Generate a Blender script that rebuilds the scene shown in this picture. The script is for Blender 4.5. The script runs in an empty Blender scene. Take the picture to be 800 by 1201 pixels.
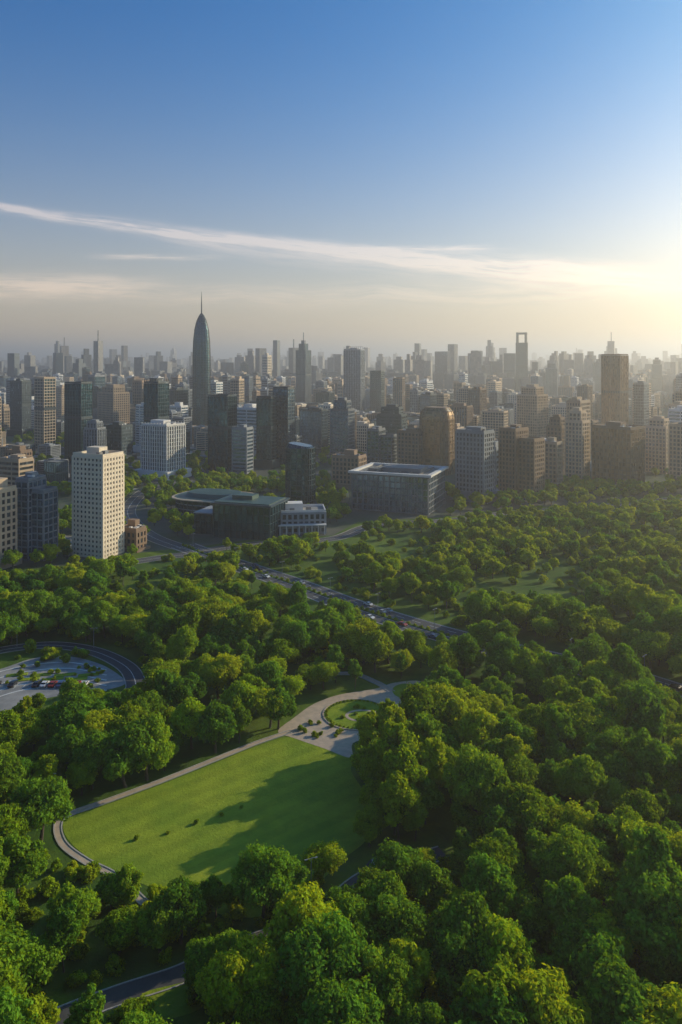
import bpy, math, random
import numpy as np
from mathutils import Vector

rng = random.Random(11)
nr = np.random.default_rng(11)
scene = bpy.context.scene
COL = scene.collection

# ------------------------------------------------------------------ image pixels to ground
H = 110.0      # drone height, metres
F = 900.0      # camera focal length in image pixels, turns image coordinates into ground positions
HZ = 422.0
def gp(u, v, z=0.0):
    d = (H - z) * F / (v - HZ)
    return ((u - 400.0) / F * d, d)
def sight(x, y, z):
    return 400.0 + F * x / y, HZ + F * (H - z) / y
SUN_AZ, SUN_EL = math.radians(61), math.radians(19.5)

# ------------------------------------------------------------------ materials
def mat(name):
    m = bpy.data.materials.new(name); m.use_nodes = True
    nt = m.node_tree; nt.nodes.clear()
    out = nt.nodes.new('ShaderNodeOutputMaterial')
    return m, nt, out
def N(nt, t, **kw):
    n = nt.nodes.new(t)
    for k, v in kw.items(): setattr(n, k, v)
    return n
def M(nt, op, a, b=None, c=None, clamp=False):
    n = nt.nodes.new('ShaderNodeMath'); n.operation = op; n.use_clamp = clamp
    for i, s in enumerate((a, b, c)):
        if s is None: continue
        if isinstance(s, (int, float)): n.inputs[i].default_value = s
        else: nt.links.new(s, n.inputs[i])
    return n.outputs[0]
def mixc(nt, fac, a, b, blend='MIX'):
    n = nt.nodes.new('ShaderNodeMix'); n.data_type = 'RGBA'; n.blend_type = blend
    for idx, s in ((0, fac), (6, a), (7, b)):
        if isinstance(s, (int, float)): n.inputs[idx].default_value = s
        elif isinstance(s, tuple): n.inputs[idx].default_value = (*s[:3], 1)
        else: nt.links.new(s, n.inputs[idx])
    return n.outputs[2]
def noise(nt, vec, scale, detail=3, rough=0.55):
    n = nt.nodes.new('ShaderNodeTexNoise')
    n.inputs['Scale'].default_value = scale
    n.inputs['Detail'].default_value = detail
    n.inputs['Roughness'].default_value = rough
    if vec is not None: nt.links.new(vec, n.inputs['Vector'])
    return n.outputs[0]
def ramp(nt, fac, lo, hi):
    n = nt.nodes.new('ShaderNodeMapRange'); n.interpolation_type = 'SMOOTHSTEP'
    nt.links.new(fac, n.inputs[0]); n.inputs[1].default_value = lo; n.inputs[2].default_value = hi
    return n.outputs[0]

def m_simple(name, c1, c2, scale=0.4, rough=0.85, objvar=0.0, metal=0.0):
    m, nt, out = mat(name)
    tc = N(nt, 'ShaderNodeTexCoord')
    f = noise(nt, tc.outputs['Object'], scale, 4, 0.6)
    col = mixc(nt, ramp(nt, f, 0.3, 0.7), c1, c2)
    if objvar:
        oi = N(nt, 'ShaderNodeObjectInfo')
        k = M(nt, 'MULTIPLY_ADD', oi.outputs['Random'], objvar, 1 - objvar * 0.5)
        cc = N(nt, 'ShaderNodeCombineColor')
        for i in range(3): nt.links.new(k, cc.inputs[i])
        col = mixc(nt, 1.0, col, cc.outputs[0], 'MULTIPLY')
    b = N(nt, 'ShaderNodeBsdfPrincipled')
    nt.links.new(col, b.inputs['Base Color'])
    b.inputs['Roughness'].default_value = rough
    b.inputs['Metallic'].default_value = metal
    nt.links.new(b.outputs[0], out.inputs[0])
    return m

def m_glass(name, c1, c2, metal=0.35, rough=0.14):
    m, nt, out = mat(name)
    tc = N(nt, 'ShaderNodeTexCoord')
    vm = N(nt, 'ShaderNodeVectorMath', operation='DIVIDE'); vm.inputs[1].default_value = (1.8, 1.8, 3.6)
    nt.links.new(tc.outputs['Object'], vm.inputs[0])
    fl = N(nt, 'ShaderNodeVectorMath', operation='FLOOR'); nt.links.new(vm.outputs[0], fl.inputs[0])
    wn = N(nt, 'ShaderNodeTexWhiteNoise'); nt.links.new(fl.outputs[0], wn.inputs[0])
    f = M(nt, 'POWER', wn.outputs[0], 2.2)
    col = mixc(nt, f, c1, c2)
    b = N(nt, 'ShaderNodeBsdfPrincipled')
    nt.links.new(col, b.inputs['Base Color'])
    b.inputs['Metallic'].default_value = metal
    r = M(nt, 'MULTIPLY_ADD', wn.outputs[0], 0.16, rough)
    nt.links.new(r, b.inputs['Roughness'])
    nt.links.new(b.outputs[0], out.inputs[0])
    return m

def m_foliage(name, dark, light, yellow):
    m, nt, out = mat(name)
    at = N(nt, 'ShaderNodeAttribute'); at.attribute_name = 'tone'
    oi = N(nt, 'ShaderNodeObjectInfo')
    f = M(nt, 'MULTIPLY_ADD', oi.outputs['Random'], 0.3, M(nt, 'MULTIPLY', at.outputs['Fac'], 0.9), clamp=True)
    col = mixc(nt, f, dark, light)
    wn = N(nt, 'ShaderNodeTexWhiteNoise', noise_dimensions='1D')
    nt.links.new(M(nt, 'MULTIPLY', oi.outputs['Random'], 91.7), wn.inputs['W'])
    y = M(nt, 'MULTIPLY', M(nt, 'POWER', wn.outputs[0], 2.0), M(nt, 'MULTIPLY_ADD', f, .8, .2))
    col = mixc(nt, M(nt, 'MULTIPLY', y, 0.9), col, yellow)
    d = N(nt, 'ShaderNodeBsdfDiffuse'); nt.links.new(col, d.inputs[0])
    t = N(nt, 'ShaderNodeBsdfTranslucent')
    tcol = mixc(nt, 1.0, col, (2.2, 1.65, 0.3), 'MULTIPLY')
    nt.links.new(tcol, t.inputs[0])
    mx = N(nt, 'ShaderNodeMixShader'); mx.inputs[0].default_value = 0.34
    nt.links.new(d.outputs[0], mx.inputs[1]); nt.links.new(t.outputs[0], mx.inputs[2])
    nt.links.new(mx.outputs[0], out.inputs[0])
    return m

LEAF = m_foliage('foliage', (0.012, 0.05, 0.008), (0.29, 0.46, 0.02), (0.44, 0.50, 0.02))
LEAF2 = m_foliage('foliage_deep', (0.008, 0.042, 0.012), (0.15, 0.34, 0.03), (0.27, 0.40, 0.022))
BARK = m_simple('bark', (0.06, 0.045, 0.03), (0.11, 0.085, 0.06), 3)

def m_ground(name, a, b, c, s1=0.02, s2=0.25, stripes=None, rough=0.95, spec=.1):
    m, nt, out = mat(name)
    tc = N(nt, 'ShaderNodeTexCoord')
    f1 = ramp(nt, noise(nt, tc.outputs['Object'], s1, 5, 0.6), 0.38, 0.62)
    f2 = ramp(nt, noise(nt, tc.outputs['Object'], s2, 6, 0.7), 0.3, 0.75)
    col = mixc(nt, f1, a, b)
    col = mixc(nt, M(nt, 'MULTIPLY', f2, 0.6), col, c)
    if stripes:
        w = N(nt, 'ShaderNodeTexWave', wave_type='BANDS', bands_direction='X')
        mp = N(nt, 'ShaderNodeMapping'); mp.inputs['Rotation'].default_value = (0, 0, stripes)
        nt.links.new(tc.outputs['Object'], mp.inputs[0]); nt.links.new(mp.outputs[0], w.inputs[0])
        w.inputs['Scale'].default_value = 0.06; w.inputs['Distortion'].default_value = 1.2
        col = mixc(nt, M(nt, 'MULTIPLY', ramp(nt, w.outputs['Fac'], .3, .7), 0.12), col, (0.02, 0.05, 0.01))
    bs = N(nt, 'ShaderNodeBsdfPrincipled'); nt.links.new(col, bs.inputs['Base Color'])
    bs.inputs['Roughness'].default_value = rough
    bs.inputs['Specular IOR Level'].default_value = spec
    bp = N(nt, 'ShaderNodeBump'); bp.inputs['Strength'].default_value = 1; bp.inputs['Distance'].default_value = 0.2
    nt.links.new(noise(nt, tc.outputs['Object'], 1.2, 6, .7), bp.inputs['Height'])
    nt.links.new(bp.outputs[0], bs.inputs['Normal'])
    nt.links.new(bs.outputs[0], out.inputs[0])
    return m

G_CITY = m_ground('city_ground', (0.10, 0.10, 0.095), (0.05, 0.09, 0.035), (0.15, 0.14, 0.13), 0.006, 0.05)
G_PARK = m_ground('park_grass', (0.05, 0.12, 0.015), (0.13, 0.20, 0.022), (0.05, 0.07, 0.025), 0.03, 0.2)
G_LAWN = m_ground('mown_lawn', (0.22, 0.31, 0.03), (0.32, 0.38, 0.035), (0.15, 0.23, 0.022), 0.05, 0.22, stripes=0.9, spec=.03)
ASPH = m_simple('asphalt', (0.055, 0.058, 0.062), (0.08, 0.08, 0.082), 0.3, 0.85)
PAVE = m_simple('paving', (0.52, 0.40, 0.29), (0.40, 0.32, 0.24), 0.5, 0.8)
PAVEG = m_simple('grey_paving', (0.20, 0.20, 0.20), (0.34, 0.33, 0.31), 0.15, 0.8)
KERB = m_simple('kerb_stone', (0.42, 0.40, 0.36), (0.34, 0.32, 0.30), 0.8)
PAINT = m_simple('road_paint', (0.75, 0.75, 0.72), (0.6, 0.6, 0.58), 1.5, 0.7)

G_TEAL = m_glass('teal_glass', (0.018, 0.07, 0.09), (0.05, 0.15, 0.19), 0.75, .1)
G_BLUE = m_glass('blue_glass', (0.07, 0.15, 0.23), (0.18, 0.31, 0.44), .75, .1)
G_GREY = m_glass('grey_glass', (0.06, 0.095, 0.12), (0.2, 0.26, 0.31), .6, .12)
G_WARM = m_glass('bronze_glass', (0.22, 0.135, 0.06), (0.34, 0.22, 0.11), 0.6, .22)
G_WIN = m_glass('window_glass', (0.015, 0.022, 0.03), (0.10, 0.12, 0.14), 0.2, 0.1)
C_CREAM = m_simple('cream_stone', (0.78, 0.66, 0.50), (0.68, 0.57, 0.44), 0.1, objvar=.1)
C_WHITE = m_simple('white_panel', (0.72, 0.69, 0.64), (0.62, 0.595, 0.56), 0.1, objvar=.15)
C_BEIGE = m_simple('beige_render', (0.56, 0.42, 0.28), (0.44, 0.33, 0.23), 0.1, objvar=.6)
C_BROWN = m_simple('brown_brick', (0.29, 0.19, 0.12), (0.21, 0.14, 0.095), 0.1, objvar=.5)
C_GREY = m_simple('concrete', (0.26, 0.275, 0.29), (0.18, 0.195, 0.21), 0.1, objvar=.6)
C_DARK = m_simple('dark_metal', (0.02, 0.04, 0.05), (0.035, 0.055, 0.065), 0.2, 0.4, objvar=.3)
C_ROOF = m_simple('roofing', (0.17, 0.17, 0.16), (0.26, 0.24, 0.22), 0.15, objvar=.4)
C_GREEN = m_simple('green_metal_roof', (0.03, 0.075, 0.06), (0.05, 0.10, 0.08), 0.1, 0.5)
BM = [G_TEAL, G_BLUE, G_GREY, G_WARM, G_WIN, C_CREAM, C_WHITE, C_BEIGE, C_BROWN, C_GREY, C_DARK, C_ROOF, C_GREEN]
IX = {k: i for i, k in enumerate(['teal', 'blue', 'gglass', 'gold', 'win', 'cream', 'white', 'beige', 'brown', 'grey', 'dark', 'roof', 'green'])}

# ------------------------------------------------------------------ mesh accumulator
class Acc:
    def __init__(s): s.v = []; s.f = []; s.m = []
    def box(s, cx, cy, z0, sx, sy, sz, m, rot=0.0):
        b = len(s.v); hx, hy = sx / 2, sy / 2; c, q = math.cos(rot), math.sin(rot)
        for z in (z0, z0 + sz):
            for x, y in ((-hx, -hy), (hx, -hy), (hx, hy), (-hx, hy)):
                s.v.append((cx + x * c - y * q, cy + x * q + y * c, z))
        for f in ((0, 1, 5, 4), (1, 2, 6, 5), (2, 3, 7, 6), (3, 0, 4, 7), (4, 5, 6, 7), (3, 2, 1, 0)):
            s.f.append(tuple(b + i for i in f)); s.m.append(m)
    def loft(s, rings, m, cap=True, mcap=None):
        n = len(rings[0]); b = len(s.v)
        for r in rings: s.v.extend(r)
        for k in range(len(rings) - 1):
            for i in range(n):
                j = (i + 1) % n
                s.f.append((b + k * n + i, b + k * n + j, b + (k + 1) * n + j, b + (k + 1) * n + i)); s.m.append(m)
        if cap:
            s.f.append(tuple(b + (len(rings) - 1) * n + i for i in range(n))); s.m.append(m if mcap is None else mcap)
            s.f.append(tuple(b + i for i in reversed(range(n)))); s.m.append(m)
    def mesh(s, name, mats):
        me = bpy.data.meshes.new(name); me.from_pydata(s.v, [], s.f)
        for x in mats: me.materials.append(x)
        me.polygons.foreach_set('material_index', s.m); me.update()
        return me
def obj(name, me, loc=(0, 0, 0), rot=0.0, sc=(1, 1, 1), parent=None):
    o = bpy.data.objects.new(name, me); COL.objects.link(o)
    o.location = loc; o.rotation_euler = (0, 0, rot); o.scale = sc
    if parent: o.parent = parent
    return o

# ------------------------------------------------------------------ buildings
def facade(a, cx, cy, z0, w, d, h, style, glass, frame, fl=3.6, bay=3.6):
    g, fr = IX[glass], IX[frame]
    a.box(cx, cy, z0, w, d, h, g)
    nf = max(2, round(h / fl)); fh = h / nf
    nx = max(2, round(w / bay)); ny = max(2, round(d / bay))
    if style == 'grid': sl, pr, pw, st = 1.3, 0.30, 1.35, 1
    elif style == 'fine': sl, pr, pw, st = 0.8, 0.22, 0.7, 1
    elif style == 'bands': sl, pr, pw, st = 1.6, 0.35, 0.9, 4
    elif style == 'fins': sl, pr, pw, st = 0.4, 0.15, 0.9, 1
    else: sl, pr, pw, st = 0.35, 0.12, 0.25, 1
    for k in range(nf + 1):
        z = z0 + k * fh - sl / 2
        if k == 0: z = z0
        a.box(cx, cy, z, w + 2 * pr, d + 2 * pr, sl, fr)
    # plant-room storey part way up a tall tower
    if h > 70 and style in ('fins', 'curtain', 'fine'):
        a.box(cx, cy, z0 + h * .56, w + 2 * pr + .3, d + 2 * pr + .3, 3.2, IX['dark'])
    pp = pr + (0.35 if style in ('fins', 'curtain') else 0.06)
    hh = h - 0.12
    for i in range(0, nx + 1, st):
        x = cx - w / 2 + w * i / nx
        x = min(max(x, cx - w / 2 + pw * .3), cx + w / 2 - pw * .3)
        for sy in (-1, 1):
            a.box(x, cy + sy * (d / 2 + pp / 2), z0 + .02, pw, pp, hh, fr)
    for i in range(0, ny + 1, st):
        y = cy - d / 2 + d * i / ny
        y = min(max(y, cy - d / 2 + pw * .3), cy + d / 2 - pw * .3)
        for sx in (-1, 1):
            a.box(cx + sx * (w / 2 + pp / 2 - .01), y, z0 + .03, pp, pw, hh - .03, fr)
def roofkit(a, cx, cy, z, w, d, frame, R, mech=True):
    fr = IX[frame]
    t = 0.5
    a.box(cx, cy, z + .66, w * .97, d * .97, .05, IX['roof'])
    for sx in (-1, 1): a.box(cx + sx * (w / 2 - t / 2 - .05), cy, z + .6, t, d - .2, 1.5, fr)
    for sy in (-1, 1): a.box(cx, cy + sy * (d / 2 - t / 2 - .05), z + .6, w - 2 * t - .3, t, 1.5, fr)
    if mech:
        a.box(cx + R.uniform(-.1, .1) * w, cy + R.uniform(-.1, .1) * d, z + .72, w * R.uniform(.35, .55), d * R.uniform(.35, .55), R.uniform(3, 5.5), fr)
        for _ in range(6):
            a.box(cx + R.uniform(-.38, .38) * w, cy + R.uniform(-.38, .38) * d, z + .73 + R.random() * .01, R.uniform(1.5, 3.5), R.uniform(1.5, 3), R.uniform(1.2, 2.4), IX[R.choice(['grey', 'roof', 'white'])])
def build_tower(w, d, h, style, glass, frame, seed=0, top='mech', fl=3.6, bay=3.6):
    R = random.Random(seed); a = Acc()
    if top == 'step':
        h1 = h * .82
        facade(a, 0, 0, 0, w, d, h1, style, glass, frame, fl, bay)
        roofkit(a, 0, 0, h1, w, d, frame, R, False)
        facade(a, 0, 0, h1 + .8, w * .72, d * .72, h * .12, style, glass, frame, fl, bay)
        roofkit(a, 0, 0, h * .94 + .8, w * .72, d * .72, frame, R, False)
        a.box(0, 0, h * .94 + 1.6, w * .4, d * .4, h * .06, IX[frame])
    elif top == 'wing':     # two slabs of unequal height
        facade(a, -w * .24, 0, 0, w * .5, d, h, style, glass, frame, fl, bay)
        roofkit(a, -w * .24, 0, h, w * .5, d, frame, R)
        facade(a, w * .26, d * .06, 0, w * .47, d * .8, h * .86, style, glass, frame, fl, bay)
        roofkit(a, w * .26, d * .06, h * .86, w * .47, d * .8, frame, R, False)
    elif top == 'crown':
        facade(a, 0, 0, 0, w, d, h * .95, style, glass, frame, fl, bay)
        roofkit(a, 0, 0, h * .95, w, d, frame, R)
        for i in range(9):
            for s in (-1, 1):
                a.box(-w / 2 + .6 + (w - 1.2) * i / 8, s * (d / 2 - .5), h * .95 + .5, .6, .6, h * .05, IX[frame])
        a.box(0, 0, h + .45, w + .4, .9, .5, IX[frame])
    elif top == 'aperture':
        facade(a, 0, 0, 0, w, d, h * .84, style, glass, frame, fl, bay)
        for s in (-1, 1): a.box(s * w * .38, 0, h * .84, w * .2, d * .8, h * .13, IX[frame])
        a.box(0, 0, h * .97, w * .97, d * .82, h * .03, IX[frame])
    elif top == 'mast':
        facade(a, 0, 0, 0, w, d, h * .86, style, glass, frame, fl, bay)
        facade(a, 0, 0, h * .86, w * .6, d * .6, h * .1, style, glass, frame, fl, bay)
        a.box(0, 0, h * .96, w * .3, d * .3, h * .05, IX[frame])
        a.box(0, 0, h, w * .05, w * .05, h * .13, IX[frame])
    else:
        facade(a, 0, 0, 0, w, d, h, style, glass, frame, fl, bay)
        roofkit(a, 0, 0, h, w, d, frame, R, top == 'mech')
    if R.random() < .5 and top != 'aperture':
        a.box(0, 0, 0, w * 1.3, d * 1.3, min(9, h * .15), IX[frame])
    return a
def sup(n, rx, ry, p=2.0, z=0.0, k=1.0):
    out = []
    for i in range(n):
        t = 2 * math.pi * i / n + .01
        c, s = math.cos(t), math.sin(t)
        out.append((k * rx * math.copysign(abs(c) ** (2 / p), c), k * ry * math.copysign(abs(s) ** (2 / p), s), z))
    return out
def build_round(rx, ry, h, prof, glass, frame, n=28, p=4, fl=3.8, spire=0, slant=0):
    a = Acc(); g, fr = IX[glass], IX[frame]
    nf = round(h / fl)
    def K(z):
        t = z / h
        for (t0, k0), (t1, k1) in zip(prof, prof[1:]):
            if t <= t1: return k0 + (k1 - k0) * (t - t0) / max(t1 - t0, 1e-6)
        return prof[-1][1]
    rings = [sup(n, rx, ry, p, h * i / nf, K(h * i / nf)) for i in range(nf + 1)]
    if slant:
        lim = h * (1 - slant)
        rings = [[(x, y, min(z, h - (h - lim) * (x / rx * .5 + .5))) for x, y, z in r] for r in rings]
    a.loft(rings, g)
    for i in range(nf + 1):
        z = h * i / nf; k = K(z)
        if slant and z > h * (1 - slant): break
        a.loft([sup(n, rx + .25, ry + .25, p, z - .3, k), sup(n, rx + .25, ry + .25, p, z + .3, k)], fr)
    # vertical ribs following the profile
    for j in range(0, n):
        for i in range(nf):
            x0, y0, z0 = rings[i][j]; x1, y1, z1 = rings[i + 1][j]
            if z1 - z0 < .5: continue
            q = 1 + .35 / max(rx * K(z0), .6); r = .28
            L = math.hypot(x0, y0) or 1; tx, ty = -y0 / L * r, x0 / L * r
            b = len(a.v)
            a.v += [(x0 - tx, y0 - ty, z0), (x0 * q - tx, y0 * q - ty, z0), (x0 * q + tx, y0 * q + ty, z0), (x0 + tx, y0 + ty, z0),
                    (x1 - tx, y1 - ty, z1), (x1 * q - tx, y1 * q - ty, z1), (x1 * q + tx, y1 * q + ty, z1), (x1 + tx, y1 + ty, z1)]
            for f in ((0, 1, 5, 4), (1, 2, 6, 5), (2, 3, 7, 6)): a.f.append(tuple(b + t for t in f)); a.m.append(fr)
    if spire:
        a.loft([sup(8, 1.1, 1.1, 2, h - 3), sup(8, .9, .9, 2, h + spire * .4), sup(8, .2, .2, 2, h + spire)], IX['dark'])
    return a

HERO = []   # (u1,u2,vb,depth)
FOOT = []   # footprints x,y,r
def place(name, u1, u2, vt, vb, yaw=-25, ratio=.85, kind='box', **kw):
    d = H * F / (vb - HZ); uc = (u1 + u2) / 2
    x = (uc - 400) / F * d; be = math.atan2(x, d); th = math.radians(yaw); rel = th + be
    A = (u2 - u1) / F * d * math.cos(be)
    w = A / (abs(math.cos(rel)) + ratio * abs(math.sin(rel))); dep = w * ratio
    if kind == 'round': w = A; dep = A * ratio
    h = H - (vt - HZ) / F * d
    off = (w * abs(math.sin(rel)) + dep * abs(math.cos(rel))) / 2
    y = d + off; x = (uc - 400) / F * y * 0.985 if abs(uc - 400) > 250 else (uc - 400) / F * y
    h += (H - h) * -off / d * 0.8
    if kind == 'round': a = build_round(w / 2, dep / 2, h, **kw)
    else: a = build_tower(w, dep, h, seed=int(u1 * 31 + vt) % 999, **kw)
    o = obj(name, a.mesh(name, BM), (x, y, 0), th)
    HERO.append((u1, u2, vb, y)); FOOT.append((x, y, max(w, dep) * .62))
    return o
P = place
# near left
P('office_tower', 80, 142, 535, 657, -24, .8, style='grid', glass='win', frame='cream', top='mech', fl=2.7, bay=2.6)
P('glass_office_building', 12, 64, 564, 660, -20, .8, style='fine', glass='blue', frame='grey', top='wing')
P('apartment_building', -32, 14, 575, 668, -24, .7, style='grid', glass='win', frame='beige', top='mech')
P('apartment_building', -8, 34, 540, 600, -24, .7, style='bands', glass='win', frame='beige', top='mech')
P('apartment_building', 0, 32, 530, 565, -24, .7, style='grid', glass='win', frame='brown', top='mech')
P('low_rise_building', 138, 172, 622, 648, -24, .7, style='grid', glass='win', frame='brown', top='mech')
P('office_tower', 165, 218, 496, 563, -30, .8, style='fins', glass='gglass', frame='white', top='crown', bay=3)
P('glass_office_tower', 71, 104, 450, 546, -22, .8, style='curtain', glass='teal', frame='dark', top='flat')
P('office_tower', 35, 60, 444, 528, -35, .8, style='fine', glass='teal', frame='beige', top='flat')
P('office_tower', 6, 31, 448, 512, -22, .8, style='fine', glass='gglass', frame='dark', top='mech')
P('office_tower', 94, 120, 494, 548, -22, .8, style='fins', glass='gglass', frame='grey', top='step')
P('office_tower', 117, 152, 500, 541, -22, .8, style='bands', glass='gglass', frame='dark', top='mech')
P('apartment_tower', 110, 148, 452, 505, -38, .7, style='grid', glass='win', frame='beige', top='step')
P('apartment_tower', 60, 76, 455, 500, -38, .7, style='grid', glass='win', frame='beige', top='mech')
P('skyscraper', 226, 247, 367, 505, 0, 1, 'round', prof=[(0, 1), (.62, .98), (.76, .92), (.86, .78), (.93, .56), (.98, .26), (1, .05)], glass='teal', frame='dark', p=2.6, n=20, spire=34)
P('glass_office_tower', 244, 278, 465, 553, -22, .8, style='curtain', glass='teal', frame='dark', top='flat')
P('office_tower', 272, 297, 503, 556, -22, .8, style='bands', glass='blue', frame='grey', top='mech')
P('glass_office_tower', 301, 325, 467, 550, -22, .8, style='curtain', glass='teal', frame='dark', top='flat')
P('glass_office_tower', 320, 346, 456, 548, -30, .7, style='fine', glass='blue', frame='dark', top='flat')
P('round_glass_tower', 336, 369, 519, 602, -20, .85, 'round', prof=[(0, 1), (.93, 1), (.97, .96), (1, .8)], glass='teal', frame='dark', p=3.2, n=24, slant=.06)
P('skyscraper', 347, 365, 400, 478, -30, .9, style='fins', glass='teal', frame='grey', top='mast')
P('skyscraper', 403, 428, 407, 486, -24, .6, style='fins', glass='gglass', frame='grey', top='crown')
P('office_tower', 387, 416, 468, 543, -24, .8, style='fine', glass='blue', frame='grey', top='step')
P('office_tower', 442, 478, 476, 540, -24, .7, style='bands', glass='gglass', frame='dark', top='step')
P('apartment_tower', 430, 466, 505, 555, -24, .7, style='fine', glass='teal', frame='grey', top='wing')
P('apartment_tower', 466, 500, 507, 557, -32, .7, style='grid', glass='win', frame='brown', top='mech')
P('round_glass_tower', 494, 532, 478, 558, -30, .85, 'round', prof=[(0, 1), (.85, 1), (.95, .9), (1, .7)], glass='gold', frame='brown', p=5, n=28)
P('low_office_building', 389, 430, 536, 574, -24, .7, style='grid', glass='win', frame='brown', top='mech')
P('apartment_tower', 534, 580, 507, 590, -38, .7, style='grid', glass='win', frame='grey', top='mech', bay=3.2)
P('apartment_tower', 584, 640, 505, 586, -42, .7, style='grid', glass='win', frame='brown', top='wing', bay=3.2)
P('apartment_tower', 638, 664, 520, 572, -44, .7, style='grid', glass='win', frame='beige', top='mech')
P('skyscraper', 606, 643, 452, 520, -48, .8, style='fine', glass='gold', frame='beige', top='step')
P('apartment_tower', 645, 670, 488, 562, -44, .8, style='grid', glass='win', frame='brown', top='step')
P('apartment_tower', 667, 696, 480, 566, -46, .8, style='grid', glass='win', frame='beige', top='step')
P('skyscraper', 710, 742, 417, 518, -52, .7, style='fins', glass='gold', frame='brown', top='flat')
P('office_building', 698, 762, 502, 572, -48, .7, style='fine', glass='gold', frame='brown', top='mech')
P('apartment_tower', 762, 795, 490, 556, -48, .7, style='grid', glass='win', frame='beige', top='step')
P('apartment_tower', 790, 840, 500, 570, -48, .7, style='grid', glass='win', frame='beige', top='mech')
P('skyscraper', 605, 619, 390, 465, -20, .6, style='curtain', glass='teal', frame='dark', top='aperture')
P('skyscraper', 510, 528, 413, 462, -24, .8, style='fins', glass='gglass', frame='grey', top='flat')
P('skyscraper', 591, 606, 415, 462, -24, .8, style='fins', glass='teal', frame='grey', top='flat')
P('skyscraper', 434, 451, 436, 490, -24, .8, style='fine', glass='teal', frame='dark', top='flat')
P('skyscraper', 461, 475, 444, 488, -24, .8, style='fins', glass='gglass', frame='brown', top='flat')
P('skyscraper', 640, 655, 424, 470, -24, .8, style='fins', glass='teal', frame='grey', top='step')
P('skyscraper', 700, 710, 425, 466, -24, .8, style='fins', glass='teal', frame='grey', top='flat')
P('skyscraper', 770, 782, 420, 465, -24, .8, style='fins', glass='teal', frame='grey', top='step')
P('skyscraper', 556, 566, 412, 456, -24, .8, style='fins', glass='teal', frame='grey', top='flat')

# theatre: long low building with a rounded west end and green roof
def oval_hall():
    a = Acc(); rx, ry, h = 27, 20, 10
    a.loft([sup(48, rx, ry, 3, 0), sup(48, rx, ry, 3, h)], IX['teal'])
    for k in range(48):
        x, y = sup(48, rx + .3, ry + .3, 3, 0)[k][:2]
        a.box(x, y, 0.02, .5, .5, h - .1, IX['dark'], 2 * math.pi * k / 48)
    for z in (0.1, 3.5, 7): a.loft([sup(48, rx + .5, ry + .5, 3, z), sup(48, rx + .5, ry + .5, 3, z + .5)], IX['grey'])
    a.loft([sup(48, rx + .5, ry + .5, 3, h), sup(48, rx + 3, ry + 3, 3, h + .6), sup(48, rx + 3, ry + 3, 3, h + 1.2), sup(48, rx + 1.2, ry + 1.2, 3, h + 1.4)], IX['beige'], True, IX['green'])
    a.loft([sup(48, rx - 5, ry - 5, 3, h + 1.41), sup(48, rx - 8, ry - 8, 3, h + 4.2), sup(48, 12, 6, 3, h + 4.6)], IX['green'])
    return a
x, y = gp(250, 606); obj('theatre_hall', oval_hall().mesh('theatre_hall', BM), (x - 2, y + 20, 0), math.radians(-20)); FOOT.append((x, y + 20, 34))
HERO.append((200, 300, 600, y))
def conv():
    a = Acc()
    facade(a, 0, 0, 0, 38, 28, 20, 'curtain', 'teal', 'dark', 5, 4)
    a.box(0, 0, 20.3, 41, 31, 1.1, IX['dark']); a.box(0, 0, 21.4, 37, 27, .5, IX['green'])
    a.box(-5, 3, 21.9, 14, 10, 2.4, IX['green'])
    facade(a, -27, 2, 0, 15, 22, 12, 'curtain', 'teal', 'dark', 4, 4); a.box(-27, 2, 12.9, 16.5, 23.5, .5, IX['grey'])
    return a
x, y = gp(290, 634); obj('convention_centre', conv().mesh('convention_centre', BM), (x, y + 18, 0), math.radians(-18)); FOOT.append((x - 5, y + 18, 30)); HERO.append((240, 332, 630, y))
def podium():
    a = Acc()
    facade(a, 0, 0, 0, 42, 20, 13, 'grid', 'win', 'grey', 4.3, 3.5); roofkit(a, 0, 0, 13, 42, 20, 'white', random.Random(3))
    for i in range(11): a.box(-20 + i * 4, -13, 0, .7, .7, 6, IX['white'])
    a.box(0, -12.2, 6, 42, 4.2, .6, IX['white'])
    return a
x, y = gp(341, 628); obj('podium_building', podium().mesh('podium_building', BM), (x, y + 13, 0), math.radians(6)); FOOT.append((x, y + 13, 26)); HERO.append((297, 384, 625, y))
def exhibition():
    a = Acc(); w, d, h = 58, 46, 26
    facade(a, 0, 0, 0, w, d, h, 'fine', 'blue', 'grey', 4.3, 4.2)
    a.box(0, 0, h + .4, w - 1, d - 1, .4, IX['roof'])
    for s in (-1, 1):
        a.box(0, s * (d / 2 + .6), h + .8, w + 5, 3.0, 1.6, IX['white'])
        a.box(s * (w / 2 + .6), 0, h + .85, 3.0, d - 1.9, 1.5, IX['white'])
    for i in range(1, 7): a.box(-w / 2 + w * i / 7, 0, h + 1.0, .6, d - 2.5, .9, IX['roof'])
    a.box(4, 2, h + .8, 30, 20, 3.2, IX['grey']); a.box(-16, -8, h + .8, 9, 7, 2.4, IX['roof'])
    for i in range(10):
        a.box(-w / 2 - 1.8, -d / 2 + d * i / 9, 0, .35, .35, h + .8, IX['grey'])
    for i in range(13): a.box(-w / 2 + w * i / 12, -d / 2 - 1.8, 0, .35, .35, h + .8, IX['grey'])
    return a
x, y = gp(474, 604); obj('exhibition_hall', exhibition().mesh('exhibition_hall', BM), (x - 1, y + 32, 0), math.radians(-22)); FOOT.append((x, y + 32, 42)); HERO.append((414, 528, 600, y))

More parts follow.
